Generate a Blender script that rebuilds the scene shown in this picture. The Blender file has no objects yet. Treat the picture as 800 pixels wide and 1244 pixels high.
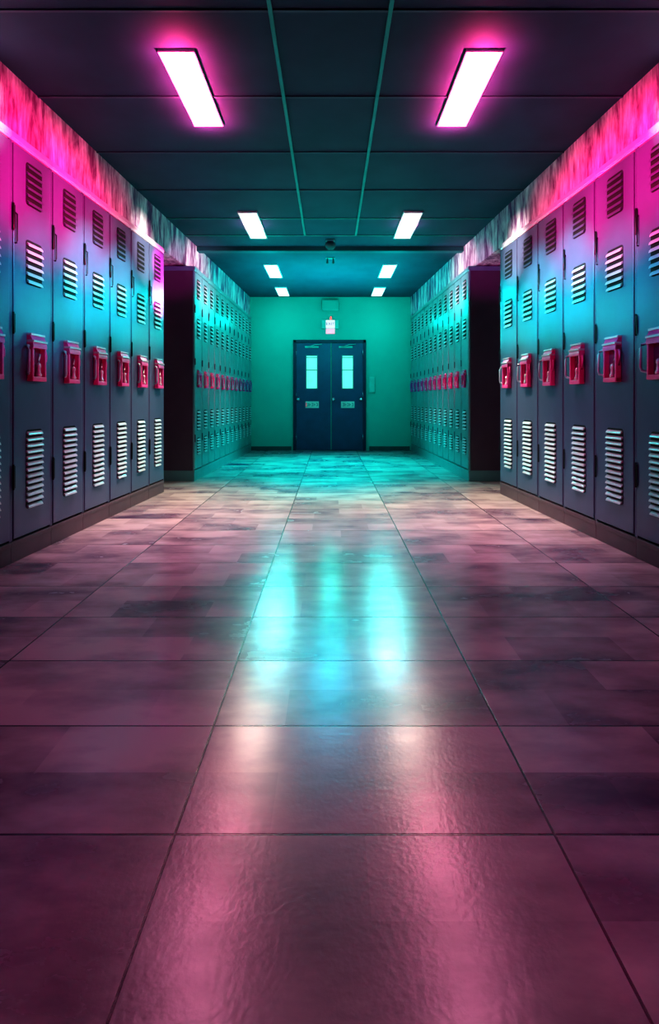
import bpy, bmesh, math, random
from mathutils import Vector, Matrix
random.seed(7)
S = bpy.context.scene
C = S.collection
F = 700.0            # focal length in pixels of the 800x1244 frame
EYE = 0.95           # eye height
CEIL = 2.90
YB = 10.9            # far wall

# ------------------------------------------------------------------ materials
def mat(name):
    m = bpy.data.materials.new(name); m.use_nodes = True
    nt = m.node_tree; b = nt.nodes['Principled BSDF']
    return m, nt, b
def simple(name, col, rough=.5, metal=0., bump=0., bscale=60., emit=None, es=0., vary=.12, vscale=6.):
    m, nt, b = mat(name)
    tc = nt.nodes.new('ShaderNodeTexCoord')
    n = nt.nodes.new('ShaderNodeTexNoise'); n.inputs['Scale'].default_value = vscale; n.inputs['Detail'].default_value = 4
    nt.links.new(tc.outputs['Object'], n.inputs['Vector'])
    r = nt.nodes.new('ShaderNodeValToRGB')
    r.color_ramp.elements[0].position = .3; r.color_ramp.elements[1].position = .7
    r.color_ramp.elements[0].color = [c*(1-vary) for c in col] + [1]
    r.color_ramp.elements[1].color = [min(1, c*(1+vary)) for c in col] + [1]
    nt.links.new(n.outputs['Fac'], r.inputs['Fac']); nt.links.new(r.outputs['Color'], b.inputs['Base Color'])
    b.inputs['Roughness'].default_value = rough; b.inputs['Metallic'].default_value = metal
    if bump:
        n2 = nt.nodes.new('ShaderNodeTexNoise'); n2.inputs['Scale'].default_value = bscale
        nt.links.new(tc.outputs['Object'], n2.inputs['Vector'])
        bp = nt.nodes.new('ShaderNodeBump'); bp.inputs['Strength'].default_value = bump; bp.inputs['Distance'].default_value = .002
        nt.links.new(n2.outputs['Fac'], bp.inputs['Height']); nt.links.new(bp.outputs['Normal'], b.inputs['Normal'])
    if emit:
        b.inputs['Emission Color'].default_value = list(emit) + [1]; b.inputs['Emission Strength'].default_value = es
    return m
M = {}
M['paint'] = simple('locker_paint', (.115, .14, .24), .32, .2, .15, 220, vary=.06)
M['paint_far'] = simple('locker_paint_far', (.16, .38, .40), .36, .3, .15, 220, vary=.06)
M['cornice'] = simple('cornice_paint', (.62, .58, .64), .3, .2)
M['plinth'] = simple('plinth_paint', (.15, .095, .12), .4, .1)
M['header'] = simple('header_paint', (.015, .10, .12), .6)
M['body'] = simple('locker_body', (.11, .09, .13), .5, .2, .15, 220, vary=.06)  # same metal as the doors; shade of the unlit sides put into the colour
M['gap'] = simple('vent_gap', (.004, .004, .006), .7)  # black plate behind the slats, painted for the shade inside the slots
M['slat'] = simple('vent_slat', (.85, .80, .86), .28, .35)
M['black'] = simple('black_metal', (.015, .012, .02), .4, .5)
M['pink'] = simple('latch_pink', (.9, .07, .34), .35, .1, emit=(.8, .02, .2), es=.0)
M['pinkdark'] = simple('latch_recess', (.22, .015, .09), .5)  # darker copy of the latch pink, shade of the recess in its colour
M['ridge'] = simple('latch_ridge', (.92, .62, .72), .25, .4)
M['pull'] = simple('pull_handle_metal', (.42, .46, .56), .3, .2)
M['steel'] = simple('steel', (.62, .62, .70), .25, .9)
M['door'] = simple('door_paint', (.015, .075, .17), .42, .1, .1, 90)
M['doorframe'] = simple('door_frame_paint', (.008, .025, .07), .45)
M['backwall'] = simple('teal_wall', (.02, .52, .45), .75, 0, .4, 45, vary=.05, vscale=1.2)
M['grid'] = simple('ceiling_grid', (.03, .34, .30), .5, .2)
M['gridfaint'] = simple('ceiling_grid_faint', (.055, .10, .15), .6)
M['base'] = simple('baseboard', (.02, .10, .11), .5)
M['plate'] = simple('plate', (.55, .75, .68), .4, .2)
M['teal_box'] = simple('box_teal', (.10, .62, .55), .5)
M['panelframe'] = simple('light_frame', (.9, .85, .87), .4, 0)
M['glass'] = simple('pane', (.45, .9, .75), .2, 0, emit=(.22, .95, .68), es=.55, vary=.2, vscale=3)  # glows by itself, standing for a lit room behind the doors
M['nearwall'] = simple('near_wall', (.08, .04, .09), .8)
def emis(name, col, s):
    m = bpy.data.materials.new(name); m.use_nodes = True; nt = m.node_tree; nt.nodes.clear()
    o = nt.nodes.new('ShaderNodeOutputMaterial'); e = nt.nodes.new('ShaderNodeEmission')
    e.inputs['Color'].default_value = list(col)+[1]; e.inputs['Strength'].default_value = s
    nt.links.new(e.outputs[0], o.inputs['Surface']); return m
M['lampA'] = emis('lamp_front', (1, .93, .84), 1.3)
M['lampB'] = emis('lamp_mid', (1, .95, .90), 1.3)
M['lampC'] = emis('lamp_far', (.96, 1, .97), 1.3)
M['red'] = simple('red_lamp', (.8, .05, .05), .4, emit=(1, .12, .12), es=1.2)
M['exitface'] = simple('exit_face', (.9, .75, .8), .4, emit=(1, .62, .72), es=.55)
M['exitface2'] = simple('exit_lower', (.9, .4, .5), .4, emit=(1, .35, .5), es=.6)
M['ink'] = simple('ink_teal', (.02, .22, .26), .5)
M['inkblue'] = simple('ink_blue', (.02, .25, .42), .5)
M['inkred'] = simple('ink_red', (.75, .15, .2), .5, emit=(.8, .1, .15), es=.3)  # red print with a glow of its own added

def floor_mat():
    m, nt, b = mat('floor_tiles'); L = nt.links.new; N = nt.nodes.new
    tc = N('ShaderNodeTexCoord'); mp = N('ShaderNodeMapping')
    mp.inputs['Location'].default_value = (.34+.83*4, 4*.42-.000, 0)     # tile joints at x=-.34, y=0
    L(tc.outputs['Object'], mp.inputs['Vector'])
    br = N('ShaderNodeTexBrick'); br.offset = 0; br.squash = 1
    br.inputs['Scale'].default_value = 1; br.inputs['Brick Width'].default_value = .83; br.inputs['Row Height'].default_value = .42
    br.inputs['Mortar Size'].default_value = .0035; br.inputs['Mortar Smooth'].default_value = .3; br.inputs['Bias'].default_value = 0
    br.inputs['Color1'].default_value = (0, 0, 0, 1); br.inputs['Color2'].default_value = (1, 1, 1, 1); br.inputs['Mortar'].default_value = (.5, .5, .5, 1)
    L(mp.outputs[0], br.inputs['Vector'])
    # mottling inside the tiles: cloudy and stretched across
    mp2 = N('ShaderNodeMapping'); mp2.inputs['Scale'].default_value = (1.3, 2.6, 1); L(tc.outputs['Object'], mp2.inputs['Vector'])
    addv = N('ShaderNodeVectorMath'); addv.operation = 'ADD'; sc = N('ShaderNodeVectorMath'); sc.operation = 'SCALE'; sc.inputs['Scale'].default_value = 7
    L(br.outputs['Color'], sc.inputs[0]); L(mp2.outputs[0], addv.inputs[0]); L(sc.outputs[0], addv.inputs[1])
    n = N('ShaderNodeTexNoise'); n.inputs['Scale'].default_value = 2.0; n.inputs['Detail'].default_value = 6; n.inputs['Roughness'].default_value = .55
    L(addv.outputs[0], n.inputs['Vector'])
    b2 = N('ShaderNodeTexBrick'); b2.offset = .5; b2.squash = 1
    b2.inputs['Scale'].default_value = 1; b2.inputs['Brick Width'].default_value = .415; b2.inputs['Row Height'].default_value = .21
    b2.inputs['Mortar Size'].default_value = 0; b2.inputs['Color1'].default_value = (0, 0, 0, 1); b2.inputs['Color2'].default_value = (1, 1, 1, 1)
    L(mp.outputs[0], b2.inputs['Vector'])
    av = N('ShaderNodeMix'); av.data_type = 'RGBA'; av.inputs['Factor'].default_value = .6; L(br.outputs['Color'], av.inputs[6]); L(b2.outputs['Color'], av.inputs[7])
    mix = N('ShaderNodeMath'); mix.operation = 'MULTIPLY_ADD'; mix.inputs[1].default_value = .38
    L(av.outputs[2], mix.inputs[0]); L(n.outputs['Fac'], mix.inputs[2])
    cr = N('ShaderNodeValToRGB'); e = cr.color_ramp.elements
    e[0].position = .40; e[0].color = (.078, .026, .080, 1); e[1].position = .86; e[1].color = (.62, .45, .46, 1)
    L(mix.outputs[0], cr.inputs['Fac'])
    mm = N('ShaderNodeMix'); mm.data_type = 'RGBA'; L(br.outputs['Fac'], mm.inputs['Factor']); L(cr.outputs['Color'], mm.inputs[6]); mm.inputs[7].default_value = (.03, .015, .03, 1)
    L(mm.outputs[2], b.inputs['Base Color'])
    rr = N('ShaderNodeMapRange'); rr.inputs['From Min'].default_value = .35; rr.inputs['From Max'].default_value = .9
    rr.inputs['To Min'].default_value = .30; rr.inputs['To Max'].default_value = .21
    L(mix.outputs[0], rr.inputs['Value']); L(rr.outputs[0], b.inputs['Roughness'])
    b.inputs['Specular IOR Level'].default_value = 1.0
    n2 = N('ShaderNodeTexNoise'); n2.inputs['Scale'].default_value = 75; n2.inputs['Detail'].default_value = 3; L(tc.outputs['Object'], n2.inputs['Vector'])
    sub = N('ShaderNodeMath'); sub.operation = 'MULTIPLY_ADD'; sub.inputs[1].default_value = -3; L(br.outputs['Fac'], sub.inputs[0]); L(n2.outputs['Fac'], sub.inputs[2])
    bp = N('ShaderNodeBump'); bp.inputs['Strength'].default_value = .35; bp.inputs['Distance'].default_value = .0012
    L(sub.outputs[0], bp.inputs['Height']); L(bp.outputs['Normal'], b.inputs['Normal'])
    return m
M['floor'] = floor_mat()

def plaster():
    m, nt, b = mat('streaked_plaster'); L = nt.links.new; N = nt.nodes.new
    tc = N('ShaderNodeTexCoord')
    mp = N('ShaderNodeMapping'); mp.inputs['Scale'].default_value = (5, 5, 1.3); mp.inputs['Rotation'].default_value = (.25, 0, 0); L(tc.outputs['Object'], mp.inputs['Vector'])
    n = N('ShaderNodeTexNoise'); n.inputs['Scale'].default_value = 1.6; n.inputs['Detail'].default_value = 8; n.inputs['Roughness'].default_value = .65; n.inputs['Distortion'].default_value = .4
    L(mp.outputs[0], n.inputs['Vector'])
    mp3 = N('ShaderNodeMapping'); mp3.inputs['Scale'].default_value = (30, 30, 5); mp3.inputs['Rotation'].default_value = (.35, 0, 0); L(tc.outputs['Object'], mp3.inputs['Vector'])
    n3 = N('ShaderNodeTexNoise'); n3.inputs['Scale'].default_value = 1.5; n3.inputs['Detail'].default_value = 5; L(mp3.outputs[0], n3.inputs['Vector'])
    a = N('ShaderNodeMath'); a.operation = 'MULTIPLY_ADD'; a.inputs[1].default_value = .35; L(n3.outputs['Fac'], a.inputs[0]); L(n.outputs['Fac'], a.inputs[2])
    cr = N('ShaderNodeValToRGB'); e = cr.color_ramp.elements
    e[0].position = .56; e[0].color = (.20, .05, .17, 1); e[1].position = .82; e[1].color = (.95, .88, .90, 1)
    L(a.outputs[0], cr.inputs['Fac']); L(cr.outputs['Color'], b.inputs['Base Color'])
    b.inputs['Roughness'].default_value = .7
    bp = N('ShaderNodeBump'); bp.inputs['Strength'].default_value = .5; bp.inputs['Distance'].default_value = .006
    L(a.outputs[0], bp.inputs['Height']); L(bp.outputs['Normal'], b.inputs['Normal'])
    return m
M['plaster'] = plaster()

def ceiling_mat():
    m, nt, b = mat('ceiling_tiles'); L = nt.links.new; N = nt.nodes.new
    tc = N('ShaderNodeTexCoord')
    n = N('ShaderNodeTexNoise'); n.inputs['Scale'].default_value = 3; n.inputs['Detail'].default_value = 4; L(tc.outputs['Object'], n.inputs['Vector'])
    cr = N('ShaderNodeValToRGB'); e = cr.color_ramp.elements
    e[0].position = .3; e[0].color = (.016, .052, .092, 1); e[1].position = .75; e[1].color = (.026, .075, .125, 1)
    L(n.outputs['Fac'], cr.inputs['Fac']); L(cr.outputs['Color'], b.inputs['Base Color'])
    b.inputs['Roughness'].default_value = .75
    n2 = N('ShaderNodeTexNoise'); n2.inputs['Scale'].default_value = 120; L(tc.outputs['Object'], n2.inputs['Vector'])
    bp = N('ShaderNodeBump'); bp.inputs['Strength'].default_value = .3; bp.inputs['Distance'].default_value = .002
    L(n2.outputs['Fac'], bp.inputs['Height']); L(bp.outputs['Normal'], b.inputs['Normal'])
    return m
M['ceil'] = ceiling_mat()

# ------------------------------------------------------------------ mesh helpers
def box(bm, x0, x1, y0, y1, z0, z1, bev=0., mi=0):
    r = bmesh.ops.create_cube(bm, size=1)
    vs = r['verts']
    for v in vs:
        v.co = Vector(((x0+x1)/2 + v.co.x*(x1-x0), (y0+y1)/2 + v.co.y*(y1-y0), (z0+z1)/2 + v.co.z*(z1-z0)))
    fs = set(f for v in vs for f in v.link_faces)
    for f in fs: f.material_index = mi
    if bev:
        es = list(set(e for v in vs for e in v.link_edges))
        rb = bmesh.ops.bevel(bm, geom=es, offset=bev, segments=2, affect='EDGES', profile=.5)
        for f in rb['faces']: f.material_index = mi
def prism(bm, pts, a0, a1, axis='x', mi=0):
    """closed polygon pts extruded along an axis; pts are the other two coordinates in order"""
    def P(p, a):
        if axis == 'x': return Vector((a, p[0], p[1]))
        if axis == 'y': return Vector((p[0], a, p[1]))
        return Vector((p[0], p[1], a))
    A = [bm.verts.new(P(p, a0)) for p in pts]; B = [bm.verts.new(P(p, a1)) for p in pts]
    n = len(pts); fs = [bm.faces.new(A), bm.faces.new(B[::-1])]
    for i in range(n):
        fs.append(bm.faces.new((A[(i+1) % n], A[i], B[i], B[(i+1) % n])))
    for f in fs: f.material_index = mi
def tube(bm, path, r, seg=8, mi=0):
    rings = []
    for i, p in enumerate(path):
        p = Vector(p)
        d = (Vector(path[min(i+1, len(path)-1)]) - Vector(path[max(i-1, 0)])).normalized()
        up = Vector((0, 0, 1)) if abs(d.z) < .9 else Vector((1, 0, 0))
        a = d.cross(up).normalized(); b = d.cross(a)
        rings.append([bm.verts.new(p + r*(math.cos(2*math.pi*k/seg)*a + math.sin(2*math.pi*k/seg)*b)) for k in range(seg)])
    for q in range(len(rings)-1):
        for k in range(seg):
            f = bm.faces.new((rings[q][k], rings[q][(k+1) % seg], rings[q+1][(k+1) % seg], rings[q+1][k])); f.material_index = mi; f.smooth = True
    for rg in (rings[0], rings[-1]):
        f = bm.faces.new(rg); f.material_index = mi
def lathe(bm, prof, c=(0, 0, 0), axis='z', seg=16, mi=0):
    rings = []
    for r, h in prof:
        ring = []
        for k in range(seg):
            t = 2*math.pi*k/seg; u, v = r*math.cos(t), r*math.sin(t)
            co = (u, v, h) if axis == 'z' else ((u, h, v) if axis == 'y' else (h, u, v))
            ring.append(bm.verts.new(Vector(co)+Vector(c)))
        rings.append(ring)
    for q in range(len(rings)-1):
        for k in range(seg):
            f = bm.faces.new((rings[q][k], rings[q][(k+1) % seg], rings[q+1][(k+1) % seg], rings[q+1][k])); f.material_index = mi; f.smooth = True
    for rg in (rings[0], rings[-1]):
        f = bm.faces.new(rg); f.material_index = mi
def obj(name, bm, mats, parent=None, loc=(0, 0, 0)):
    bmesh.ops.recalc_face_normals(bm, faces=bm.faces)
    me = bpy.data.meshes.new(name); bm.to_mesh(me); bm.free()
    for m in (mats if isinstance(mats, (list, tuple)) else [mats]): me.materials.append(M[m])
    o = bpy.data.objects.new(name, me); C.objects.link(o)
    if parent: o.parent = parent
    o.location = loc
    return o
def thing(name, label, cat, loc=(0, 0, 0), rz=0, group=None):
    o = bpy.data.objects.new(name, None); C.objects.link(o); o.empty_display_size = .1
    o.location = loc; o.rotation_euler = (0, 0, rz); tag(o, label, cat, group); return o
def tag(o, label, cat, group=None):
    o['label'] = label; o['category'] = cat
    if group: o['group'] = group
    return o
def struct(name, bm, mats, parent=None):
    o = obj(name, bm, mats, parent)
    if not parent: o['kind'] = 'structure'
    return o
def copy_tree(o, parent=None):
    c = o.copy(); C.objects.link(c); c.parent = parent
    for ch in [x for x in bpy.data.objects if x.parent == o]: copy_tree(ch, c)
    return c
def text_mesh(name, body, size, m, parent, loc, rx=math.pi/2, ext=.002, rz=0):
    cu = bpy.data.curves.new(name, 'FONT'); cu.body = body; cu.size = size; cu.extrude = ext
    cu.align_x = 'CENTER'; cu.align_y = 'CENTER'
    t = bpy.data.objects.new('tmp', cu); C.objects.link(t)
    dg = bpy.context.evaluated_depsgraph_get(); me = bpy.data.meshes.new_from_object(t.evaluated_get(dg))
    bpy.data.objects.remove(t); me.materials.clear(); me.materials.append(M[m])
    o = bpy.data.objects.new(name, me); C.objects.link(o); o.parent = parent; o.location = loc; o.rotation_euler = (rx, 0, rz)
    return o

# ------------------------------------------------------------------ room shell
def XW(y): return 1.765 + .05*(5.94-y)        # face of the wall above the lockers
YN = -2.6
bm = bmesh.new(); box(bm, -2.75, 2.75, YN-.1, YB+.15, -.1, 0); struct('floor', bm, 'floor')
bm = bmesh.new(); box(bm, -2.75, 2.75, YN-.1, YB+.15, CEIL, CEIL+.1); struct('ceiling', bm, 'ceil')
for s, nm in ((-1, 'wall_left'), (1, 'wall_right')):
    bm = bmesh.new()
    ZT = 2.535
    pts = [(s*XW(YN), YN), (s*XW(YB), YB), (s*2.7, YB), (s*2.7, YN)]
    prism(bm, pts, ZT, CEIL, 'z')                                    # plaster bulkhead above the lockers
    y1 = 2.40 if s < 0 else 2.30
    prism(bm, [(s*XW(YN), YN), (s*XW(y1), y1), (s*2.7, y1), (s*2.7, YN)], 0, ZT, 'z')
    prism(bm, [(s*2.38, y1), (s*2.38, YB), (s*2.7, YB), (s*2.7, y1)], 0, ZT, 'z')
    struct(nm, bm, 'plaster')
bm = bmesh.new(); box(bm, -2.7, 2.7, YB, YB+.15, 0, CEIL); struct('wall_far', bm, 'backwall')
bm = bmesh.new(); box(bm, -2.7, 2.7, YN-.1, YN, 0, CEIL); struct('wall_near', bm, 'nearwall')  # unseen wall behind the camera, added to keep the light in
for s, nm in ((-1, 'baseboard_left'), (1, 'baseboard_right')):
    bm = bmesh.new()
    x0, x1 = sorted((s*.735, s*1.50)); box(bm, x0, x1, YB-.018, YB, 0, .075, .003); struct(nm, bm, 'base')
# dropped header across the ceiling, then the suspension grid
bm = bmesh.new(); box(bm, -1.70, 1.70, 7.32, 7.44, CEIL-.055, CEIL, .004); struct('trim_1', bm, 'header')
tn = 2
for x in (-.30, .30):
    bm = bmesh.new(); box(bm, x-.011, x+.011, YN, 6.81, CEIL-.012, CEIL, .002); struct('trim_%d' % tn, bm, 'grid'); tn += 1
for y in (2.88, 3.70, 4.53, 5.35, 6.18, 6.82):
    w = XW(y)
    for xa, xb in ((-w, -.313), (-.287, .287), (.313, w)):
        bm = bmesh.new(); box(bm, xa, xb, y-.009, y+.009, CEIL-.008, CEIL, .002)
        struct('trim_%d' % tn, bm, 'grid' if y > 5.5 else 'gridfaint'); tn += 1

# ------------------------------------------------------------------ ceiling lights
fix = [(3.21, 4.06, 'lampA'), (5.96, 6.90, 'lampB'), (8.27, 9.12, 'lampC'), (9.95, 10.72, 'lampC')]
words = ['nearest to the viewer', 'second from the viewer', 'third from the viewer', 'farthest, closest to the exit doors']
for s, side in ((-1, 'left'), (1, 'right')):
    for i, (y0, y1, lm) in enumerate(fix):
        cx = s*.857; w = .097; yc = (y0+y1)/2; hl = (y1-y0)/2
        t = thing('ceiling_light', 'glowing rectangular ceiling light in the %s row, %s' % (side, words[i]), 'light', (cx, yc, CEIL-.018), 0, 'ceiling lights in two rows')
        bm = bmesh.new()
        box(bm, -w-.006, w+.006, -hl-.012, -hl+.004, 0, .018, .002); box(bm, -w-.006, w+.006, hl-.004, hl+.012, 0, .018, .002)
        box(bm, -w-.006, -w+.003, -hl, hl, 0, .018, .002); box(bm, w-.003, w+.006, -hl, hl, 0, .018, .002)
        obj('frame', bm, 'panelframe', t)
        bm = bmesh.new(); box(bm, -w+.004, w-.004, -hl+.005, hl-.005, .003, .014, .002); obj('diffuser', bm, lm, t)

# ------------------------------------------------------------------ lockers
def vent_bm(w, z0, z1, n, slat_mi=1, skew=0.):
    """louvred vent standing on the door face (local y=0 is the door face, -y outwards)"""
    bm = bmesh.new(); h = z1-z0; p = h/n
    r = .022
    pts = []
    w *= .975
    for cx, cz, a0 in ((w/2-r, z1-r, 0), (-w/2+r, z1-r, 90), (-w/2+r, z0+r, 180), (w/2-r, z0+r, 270)):
        for k in range(5):
            a = math.radians(a0+k*22.5); pts.append((cx+r*math.cos(a), cz+r*math.sin(a)))
    prism(bm, pts, -.0015, .0, 'y', 0)
    for k in range(n):
        a = z0 + k*p + .10*p; b = a + p*.56
        hw = w/2-.001
        if k in (0, n-1): hw -= .008
        prof = [(-.0015, b), (-.006, b-.1*p), (-.0125, a+.30*p), (-.015, a+.10*p), (-.0155, a), (-.0135, a), (-.0015, a+.22*p)]
        prism(bm, prof, -hw, hw, 'x', slat_mi)
    return bm
def latch_bm(s=1.):
    bm = bmesh.new(); w, h, d = .155*s, .29*s, .038*s; t = .018*s
    # frame around the recess, tapering hood with two ridges on top
    box(bm, -w/2, -w/2+t, -d, 0, 0, h*.80, .004*s, 0); box(bm, w/2-t, w/2, -d, 0, 0, h*.80, .004*s, 0)
    box(bm, -w/2, w/2, -d*1.05, 0, 0, h*.10, .005*s, 0)
    prism(bm, [(0, h), (-d*.45, h), (-d*.8, h*.90), (-d*1.1, h*.76), (-d*1.1, h*.70), (0, h*.70)], -w/2, w/2, 'x', 0)
    box(bm, -w/2, w/2, -.006*s, -.001, h*.05, h*.75, 0, 1)
    for z, dd in ((h*.99, d*.62), (h*.845, d*1.06)):
        box(bm, -w/2-.002, w/2+.002, -dd-.006, 0, z-.009*s, z+.007*s, .004*s, 2)
    return bm
def lever_bm(s=1.):
    bm = bmesh.new()
    lathe(bm, [(.016*s, 0), (.019*s, .012*s), (.012*s, .025*s), (.010*s, .055*s), (.014*s, .062*s), (.013*s, .078*s), (.005*s, .088*s)], (.012*s, -.024*s, .030*s), 'z', 12)
    tube(bm, [(.012*s, -.024*s, .11*s), (.022*s, -.02*s, .135*s), (.036*s, -.016*s, .155*s), (.046*s, -.012*s, .17*s)], .0055*s, 8)
    return bm
def pull_bm(s=1.):
    bm = bmesh.new(); x0 = -.0775*s
    tube(bm, [(x0, -.012*s, .215*s), (x0-.022*s, -.018*s, .214*s), (x0-.046*s, -.038*s, .205*s), (x0-.050*s, -.042*s, .185*s),
              (x0-.050*s, -.042*s, .075*s), (x0-.046*s, -.038*s, .055*s), (x0-.022*s, -.018*s, .046*s), (x0, -.012*s, .045*s)], .0085*s, 8)
    return bm
def lug_bm(s=1.):
    bm = bmesh.new(); x0 = .0775*s
    tube(bm, [(x0, -.02*s, .20*s), (x0+.014*s, -.022*s, .19*s), (x0+.02*s, -.024*s, .165*s), (x0+.018*s, -.024*s, .13*s), (x0, -.02*s, .105*s)], .007*s, 8)
    return bm
def hinge_bm(h):
    bm = bmesh.new()
    lathe(bm, [(.004, -h/2), (.0065, -h/2+.004), (.0065, h/2-.004), (.004, h/2)], (0, 0, 0), 'z', 8)
    box(bm, .004, .016, -.003, .0, -h/2+.01, h/2-.01, .001)
    return bm

def make_locker(W, H, D, far, label, group, loc, rz):
    t = thing('locker', label, 'locker', loc, rz, group)
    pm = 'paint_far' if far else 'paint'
    pl, co = .125, .055
    bm = bmesh.new()                                    # steel carcass, open at the front behind the door
    g = .015
    box(bm, -W/2+.0008, W/2-.0008, .020, D, pl, H-co, 0)
    box(bm, -W/2+.0008, -W/2+g, -.001, .018, pl, H-co, .002, 1); box(bm, W/2-g, W/2-.0008, -.001, .018, pl, H-co, .002, 1)
    obj('body', bm, ['body', pm], t)
    bm = bmesh.new(); box(bm, -W/2+.0005, W/2-.0005, -.004, D, H-co, H, .004); box(bm, -W/2+.0005, W/2-.0005, -.009, 0, H-co+.012, H-.004, .003)
    obj('cornice', bm, 'cornice' if not far else pm, t)
    bm = bmesh.new(); box(bm, -W/2+.0003, W/2-.0003, -.002, D, 0, pl-.001, .003); box(bm, -W/2+.0003, W/2-.0003, -.006, 0, pl-.03, pl-.006, .002)
    obj('plinth', bm, 'plinth' if not far else pm, t)
    bm = bmesh.new(); gx = g+.0045
    box(bm, -W/2+gx, W/2-gx, -.006, .016, pl+.012, H-co-.010, .005)
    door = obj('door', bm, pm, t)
    cx = .012 if not far else 0
    vw = .41*W if not far else .40*W
    ztop = H
    def V(a, b, n, mi): obj('vent', vent_bm(vw, ztop-b, ztop-a, n), ['gap', 'slat' if mi else pm], door, (cx, -.006, 0))
    if not far:
        V(.125, .385, 6, 0); V(.595, .865, 6, 1); V(1.75, 2.23, 13, 1)
    else:
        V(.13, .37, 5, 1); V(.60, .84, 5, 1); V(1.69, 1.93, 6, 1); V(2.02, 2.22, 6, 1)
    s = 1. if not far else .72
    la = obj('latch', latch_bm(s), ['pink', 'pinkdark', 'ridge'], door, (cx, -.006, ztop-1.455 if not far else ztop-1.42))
    la['label'] = 'magenta recessed latch housing'
    obj('lever', lever_bm(s), 'ridge', la); obj('pull_handle', pull_bm(s), 'pull', la); obj('lug', lug_bm(s), 'pink', la)
    for z, h in ((H-.50, .16), (H-1.12, .13), (.50, .15)):
        obj('hinge', hinge_bm(h if not far else h*.6), 'black' if not far else 'body', door, (-W/2+.012, -.010, z))
    if not far:
        bm = bmesh.new(); tube(bm, [(0, 0, .09), (.004, -.012, .08), (.004, -.012, -.075), (0, -.010, -.09), (-.001, 0, -.09)], .0045, 6)
        obj('hook', bm, 'black', door, (-W/2+.032, -.006, H-.56))
    return t

H = 2.52
ordn = ['first', 'second', 'third', 'fourth', 'fifth', 'sixth', 'seventh', 'eighth', 'ninth', 'tenth', 'eleventh', 'twelfth']
def row(far, side, x0, y0, slope, n, W, D, group, labelf, near_first):
    """lockers along one wall. (x0,y0) is the start of the front line, s=-1 for left"""
    s = -1 if side == 'left' else 1
    nn = math.hypot(1, slope)
    if near_first: d = Vector((-s*slope, 1))/nn       # going away, the corridor narrows
    else: d = Vector((s*slope, -1))/nn
    away = d if near_first else -d
    rz = math.atan2(away.y, away.x) if s < 0 else math.atan2(-away.y, -away.x)
    first = None
    for k in range(n):
        p = Vector((x0, y0)) + d*(k+.5)*W
        loc = (p.x, p.y, 0)
        if first is None:
            first = make_locker(W, H, D, far, labelf(k), group, loc, rz); o = first
        else:
            o = copy_tree(first); o.location = loc; o['label'] = labelf(k)
    return first
row(False, 'left', -1.722, 5.96, .05, 8, .437, .45, 'large lockers of the near left row',
    lambda k: 'tall blue locker with magenta latch, %s from the far end of the near left row' % ordn[k], False)
row(False, 'right', 1.722, 5.84, .05, 7, .475, .45, 'large lockers of the near right row',
    lambda k: 'tall blue locker with magenta latch, %s from the far end of the near right row' % ordn[k], False)
row(True, 'left', -1.592, 6.74, .025, 12, .342, .45, 'narrow lockers of the far left row',
    lambda k: ('narrow teal locker with dark end panel, first of the far left row' if k == 0 else 'narrow teal locker, %s from the dark end panel of the far left row' % ordn[k]), True)
row(True, 'right', 1.622, 6.74, .025, 12, .342, .45, 'narrow lockers of the far right row',
    lambda k: ('narrow teal locker with dark end panel, first of the far right row' if k == 0 else 'narrow teal locker, %s from the dark end panel of the far right row' % ordn[k]), True)

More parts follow.
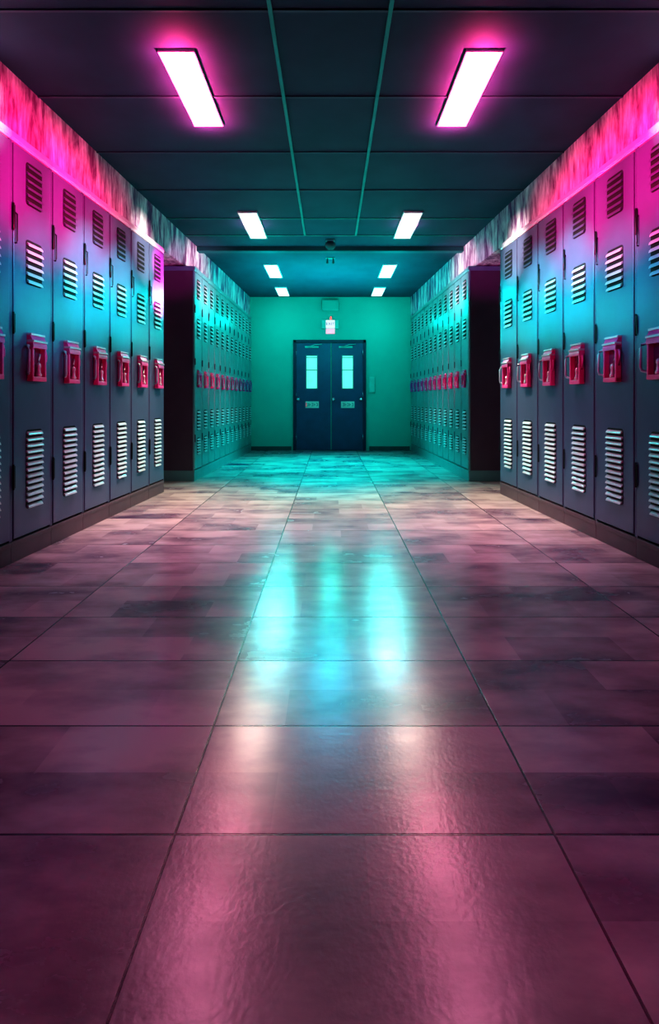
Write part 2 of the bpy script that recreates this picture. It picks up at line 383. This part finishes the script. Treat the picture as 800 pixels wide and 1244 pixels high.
# ------------------------------------------------------------------ exit doors
xa, xb, zt = -.700, .672, 2.085
bm = bmesh.new()
for a, b, c, d in ((xa, xa+.055, 0, zt), (xb-.055, xb, 0, zt), (xa, xb, zt-.055, zt)):
    box(bm, a, b, YB-.045, YB, c, d, .004)
struct('trim_%d' % tn, bm, 'doorframe'); tn += 1
def leaf(nm, x0, x1, wx0, wx1, px0, px1, knobs, red):
    bm = bmesh.new(); y0, y1 = YB-.038, YB-.002; z0, z1 = .008, zt-.06; wz0, wz1 = 1.165, 1.79
    box(bm, x0, wx0, y0, y1, z0, z1, .002); box(bm, wx1, x1, y0, y1, z0, z1, .002)
    box(bm, wx0-.002, wx1+.002, y0, y1, z0, wz0, .002); box(bm, wx0-.002, wx1+.002, y0, y1, wz1, z1, .002)
    dr = struct(nm, bm, 'door')
    bm = bmesh.new()
    box(bm, wx0, wx1, y0+.012, y0+.020, wz0, wz1)
    pane_glowing = obj('window_pane', bm, 'glass', dr)
    bm = bmesh.new()
    for a, b, c, d in ((wx0-.012, wx0+.006, wz0-.012, wz1+.012), (wx1-.006, wx1+.012, wz0-.012, wz1+.012), (wx0, wx1, wz0-.012, wz0+.006), (wx0, wx1, wz1-.006, wz1+.012)):
        box(bm, a, b, y0-.006, y0+.012, c, d, .002)
    box(bm, wx0, wx1, y0+.006, y0+.012, 1.51, 1.522)
    box(bm, wx0, wx1, y0+.006, y0+.012, 1.745, 1.755)
    obj('window_frame', bm, 'ink', dr)
    bm = bmesh.new(); box(bm, px0, px1, y0-.006, y0, .80, .925, .002)
    pl = obj('sign_plate', bm, 'plate', dr)
    cxp = (px0+px1)/2
    bm = bmesh.new()                                                   # blurred lettering, unreadable in the photo
    for k in range(5):
        xx = px0+.03+k*.043
        if k % 2: box(bm, xx, xx+.008, y0-.008, y0-.005, .835, .895); box(bm, xx, xx+.03, y0-.008, y0-.005, .858, .868)
        else: box(bm, xx, xx+.03, y0-.008, y0-.005, .885, .895); box(bm, xx, xx+.03, y0-.008, y0-.005, .835, .845); box(bm, xx+.02, xx+.03, y0-.008, y0-.005, .835, .895)
    obj('lettering', bm, 'ink', pl)
    if red:
        bm = bmesh.new(); box(bm, px0+.006, px0+.028, y0-.0085, y0-.005, .82, .905); obj('red_mark', bm, 'inkred', pl)
    for kx in knobs:
        bm = bmesh.new(); lathe(bm, [(.034, y0), (.036, y0-.006), (.014, y0-.012), (.014, y0-.03), (.030, y0-.04), (.034, y0-.055), (.022, y0-.066), (.002, y0-.068)], (kx, 0, .965), 'y', 16)
        obj('knob', bm, 'steel', dr)
    bm = bmesh.new()
    c = (x0+x1)/2
    box(bm, c-.16, c+.10, y0-.03, y0, 1.93, 1.965, .004)
    tube(bm, [(c-.10, y0-.035, 1.945), (c+.03, y0-.09, 1.985), (c+.16, y0-.01, 2.0)], .008, 6)
    obj('door_closer', bm, 'teal_box', dr)
    bm = bmesh.new()
    hx = x0+.002 if nm == 'door_1' else x1-.002
    for z in (.25, 1.05, 1.85): lathe(bm, [(.008, z-.05), (.008, z+.05)], (hx, y0-.006, 0), 'z', 8)
    obj('hinges', bm, 'steel', dr)
    return dr
mid = .016
leaf('door_1', xa+.058, mid-.010, -.455, -.245, -.47, -.215, (-.60,), True)
leaf('door_2', mid+.010, xb-.058, .222, .430, .20, .455, (.055, .575), False)
bm = bmesh.new(); box(bm, mid-.008, mid+.006, YB-.046, YB-.012, .01, zt-.09, .002); struct('trim_%d' % tn, bm, 'grid'); tn += 1

# exit sign above the doors
t = thing('exit_sign', 'small lit exit sign on the teal wall above the double doors', 'sign', (0, YB, 2.22))
bm = bmesh.new(); box(bm, -.165, .16, -.05, 0, .075, .245, .006); obj('housing', bm, 'teal_box', t)
bm = bmesh.new(); box(bm, -.085, .085, -.062, -.0505, .085, .235, .003); f = obj('face', bm, 'exitface', t)
text_mesh('lettering', 'EXIT', .078, 'inkblue', f, (0, -.0635, .16))
bm = bmesh.new(); box(bm, -.085, .085, -.062, 0, -.02, .074, .003); obj('lower_panel', bm, 'exitface2', t)
bm = bmesh.new(); lathe(bm, [(.018, .2455), (.02, .26), (.012, .30), (.004, .312)], (.01, -.03, 0), 'z', 10); obj('indicator', bm, 'red', t)
# pale box between ceiling and exit sign
bm = bmesh.new(); box(bm, -.165, .165, -.07, 0, 0, .22, .03); box(bm, -.12, .12, -.078, -.07, .03, .19, .003)
o = obj('junction_box', bm, 'backwall', None, (0, YB, 2.63)); tag(o, 'plain teal rounded box on the wall just above the exit sign', 'box')
# wall switch box
t = thing('wall_box', 'flat teal rectangular box on the wall right of the double doors', 'box', (.785, YB, 1.09))
bm = bmesh.new(); box(bm, -.058, .058, -.035, 0, 0, .30, .006); obj('housing', bm, 'teal_box', t)
bm = bmesh.new(); box(bm, -.048, .048, -.041, -.0355, .012, .288, .003); obj('cover', bm, 'teal_box', t)
# ceiling dome and little twin prongs
t = thing('dome_camera', 'small dark dome hanging from the ceiling in front of the header', 'camera', (0, 7.02, CEIL))
bm = bmesh.new(); lathe(bm, [(.055, 0), (.055, -.018), (.045, -.026)], (0, 0, 0), 'z', 20); obj('mount', bm, 'teal_box', t)
bm = bmesh.new(); lathe(bm, [(.045, -.0265), (.062, -.04), (.066, -.065), (.058, -.09), (.038, -.11), (.004, -.118)], (0, 0, 0), 'z', 20); obj('dome', bm, 'base', t)
t = thing('ceiling_sensor', 'tiny two-pronged ceiling sensor behind the header', 'sensor', (.0, 7.9, CEIL))
bm = bmesh.new(); box(bm, -.06, .06, -.02, .02, -.014, 0, .003); obj('mount', bm, 'teal_box', t)
for x in (-.04, .04):
    bm = bmesh.new(); lathe(bm, [(.010, -.0145), (.010, -.045), (.017, -.055), (.014, -.08), (.003, -.085)], (x, 0, 0), 'z', 10); obj('prong', bm, 'base', t)

# ------------------------------------------------------------------ lighting: added lamps, none of them seen
def lamp(kind, loc, col, power, target=None, ang=60, blend=1., rad=.01, spread=None, size=None):
    l = bpy.data.lights.new('lamp', kind); l.color = col; l.energy = power
    if kind in ('SPOT', 'POINT'): l.shadow_soft_size = rad
    if kind == 'SPOT': l.spot_size = math.radians(ang); l.spot_blend = blend
    if kind == 'AREA':
        l.shape = 'RECTANGLE'; l.size, l.size_y = size
        if spread: l.spread = math.radians(spread)
    o = bpy.data.objects.new('lamp', l); C.objects.link(o); o.location = loc
    if target is not None:
        o.rotation_euler = (Vector(target)-Vector(loc)).to_track_quat('-Z', 'Y').to_euler()
    return o
PINK = (1, .006, .22); MAG = (1, .02, .55); TEAL = (0, .82, .74); CYAN = (.02, .80, 1.); WARM = (1, .72, .66); VIO = (.35, .12, 1)
R0 = .004
for s in (-1, 1):
    # added floating spots: magenta wash high on the wall, cyan on the doors below
    for y, p in ((2.9, 400), (3.5, 460), (4.1, 400), (4.7, 150)):
        lamp('SPOT', (s*.3, y-.2, 1.75), PINK, p, (s*1.78, y+.1, 2.24), 42, 1, R0)
    for y, p, c in ((3.0, 90, (0, .45, 1)), (3.7, 140, CYAN), (4.3, 330, (0, .92, .92)), (4.9, 330, (0, .95, .85)), (5.6, 170 if s > 0 else 60, (0, .95, .85))):
        lamp('SPOT', (s*.2, y-.3, 2.3), c, p, (s*1.75, y, 1.70 if y < 4 else 1.86), 34, 1, R0)
    lamp('SPOT', (s*.2, 5.0, 2.0), (1, .80, .75), 330, (s*1.75, 5.45, 2.36), 26, 1, R0)  # added pale spot on the far locker tops
    lamp('SPOT', (s*.3, 2.6, 2.1), (1, .80, .85), 420, (s*1.87, 3.0, 2.56), 24, 1, R0)  # added pale spot on the near plaster
    lamp('SPOT', (s*.3, 6.6, 2.1), (1, .45, .6), 170, (s*1.72, 7.3, 2.50), 46, 1, R0)  # added pink spot on the plaster over the far row
    lamp('SPOT', (s*.6, 5.2, 2.0), MAG, 90, (s*1.8, 6.6, 2.45), 26, 1, R0)  # added magenta spot to tint the end panels
    # added spots that draw the floor streaks, some with no ceiling light above
    for y, z, c, p, ang in ((3.5, 2.72, (1, .24, .50), 14, 26), (4.3, 2.72, (1, .26, .46), 13, 22), (5.1, 2.72, (1, .32, .44), 15, 22),
                            (6.3, 2.72, (1, .74, .62), 28, 34), (8.6, 2.72, (.4, .9, 1), 48, 40), (10.2, 2.72, (0, .8, .8), 30, 50)):
        x = s*.857; k = .95/(.95+z)
        lamp('SPOT', (x, y, z), c, p, (x*k, y*k, 0), ang, 1, .05)
    # added upward spots that make the lights' halo on the ceiling
    for y0, y1, lm in fix[:1]:
        for q in (.05, .35, .65, .95):
            lamp('SPOT', (s*.857, y0+(y1-y0)*q, CEIL-.14), (1, .05, .22), 24, (s*.857, y0+(y1-y0)*q+.001, CEIL), 165, 1, R0)
    lamp('SPOT', (s*.857, 6.4, CEIL-.15), (.8, .2, .5), 5, (s*.857, 6.401, CEIL), 165, 1, R0)
    for y in (7.6, 8.4, 10.1):
        lamp('POINT', (s*.9, y, 2.35), TEAL, 10, rad=R0)  # added teal points, unseen, tinting the far end
    lamp('SPOT', (s*1.2, 2.3, 2.8), (1, .04, .50), 34, (s*1.1, 2.5, 0), 76, 1, .2)  # added magenta fill for the floor sides
    lamp('SPOT', (s*-.7, 1.3, 1.25), (1, .04, .26), 90, (s*1.75, 4.5, 1.0), 36, 1, .02)  # added pink spot to bring out the near latches
    lamp('SPOT', (s*.1, 5.3, 1.35), (1, .04, .2), 110, (s*1.56, 8.0, 1.18), 26, 1, .01)  # added pink spot to bring out the far-row latches
    # added pale fill spots, no fixture, for the middle stretch of floor
    lamp('SPOT', (s*1.0, 4.2, 2.7), (.95, .46, .70), 220, (s*1.0, 4.2, 0), 60, 1, .3)
    lamp('SPOT', (s*.8, 5.6, 2.7), (1, .95, .72), 380, (s*1.2, 5.3, 0), 66, 1, .3)
lamp('POINT', (0, 6.9, 2.0), TEAL, 14, rad=R0)  # added teal fill with no fixture
lamp('SPOT', (0, 8.6, 2.75), TEAL, 900, (0, 8.3, 0), 90, 1, .2)  # added teal spot colouring the far floor
lamp('SPOT', (0, 6.6, 2.75), TEAL, 520, (0, 6.3, 0), 50, 1, .2)  # added teal spot colouring the floor before the far rows
lamp('SPOT', (0, 7.2, 2.7), (0, .55, .8), 60, (0, 1.9, 0), 22, 1, .3)  # added blue spot for a sheen down the middle of the floor
lamp('SPOT', (-.6, 4.9, 1.9), (1, .0, .40), 1300, (-1.74, 5.84, 2.0), 20, 1, R0)  # added magenta spot on the last near-left locker
lamp('SPOT', (-.6, 5.0, 2.4), (1, .0, .40), 900, (-1.74, 5.84, 2.3), 20, 1, R0)  # second added magenta spot, higher on the same locker
lamp('SPOT', (0, 8.9, 1.2), TEAL, 330, (0, 9.0, 2.9), 105, 1, R0)  # added upward spot to brighten the far ceiling
lamp('POINT', (0, 9.2, 2.0), TEAL, 18, rad=R0)  # added teal fill for the far end
lamp('SPOT', (0, .2, 2.6), (.70, .01, .55), 17, (0, 2.2, 0), 120, 1, .3)  # added purple fill over the near floor

w = bpy.data.worlds.new('world'); S.world = w; w.use_nodes = True
w.node_tree.nodes['Background'].inputs[0].default_value = (.02, .03, .06, 1); w.node_tree.nodes['Background'].inputs[1].default_value = .3

# ------------------------------------------------------------------ camera
cam = bpy.data.cameras.new('camera'); co = bpy.data.objects.new('camera', cam); C.objects.link(co)
co.location = (0, 0, EYE); co.rotation_euler = (math.pi/2, 0, 0)
cam.sensor_fit = 'VERTICAL'; cam.sensor_height = 36; cam.sensor_width = 36
cam.lens = F/1244*36
cam.shift_y = -(622-486)/1244; cam.shift_x = -1/1244
cam.clip_start = .05
S.camera = co
S.view_settings.view_transform = 'Standard'; S.view_settings.look = 'High Contrast'
S.cycles.use_denoising = True
S.cycles.sample_clamp_indirect = 4
S.cycles.max_bounces = 5; S.cycles.diffuse_bounces = 1
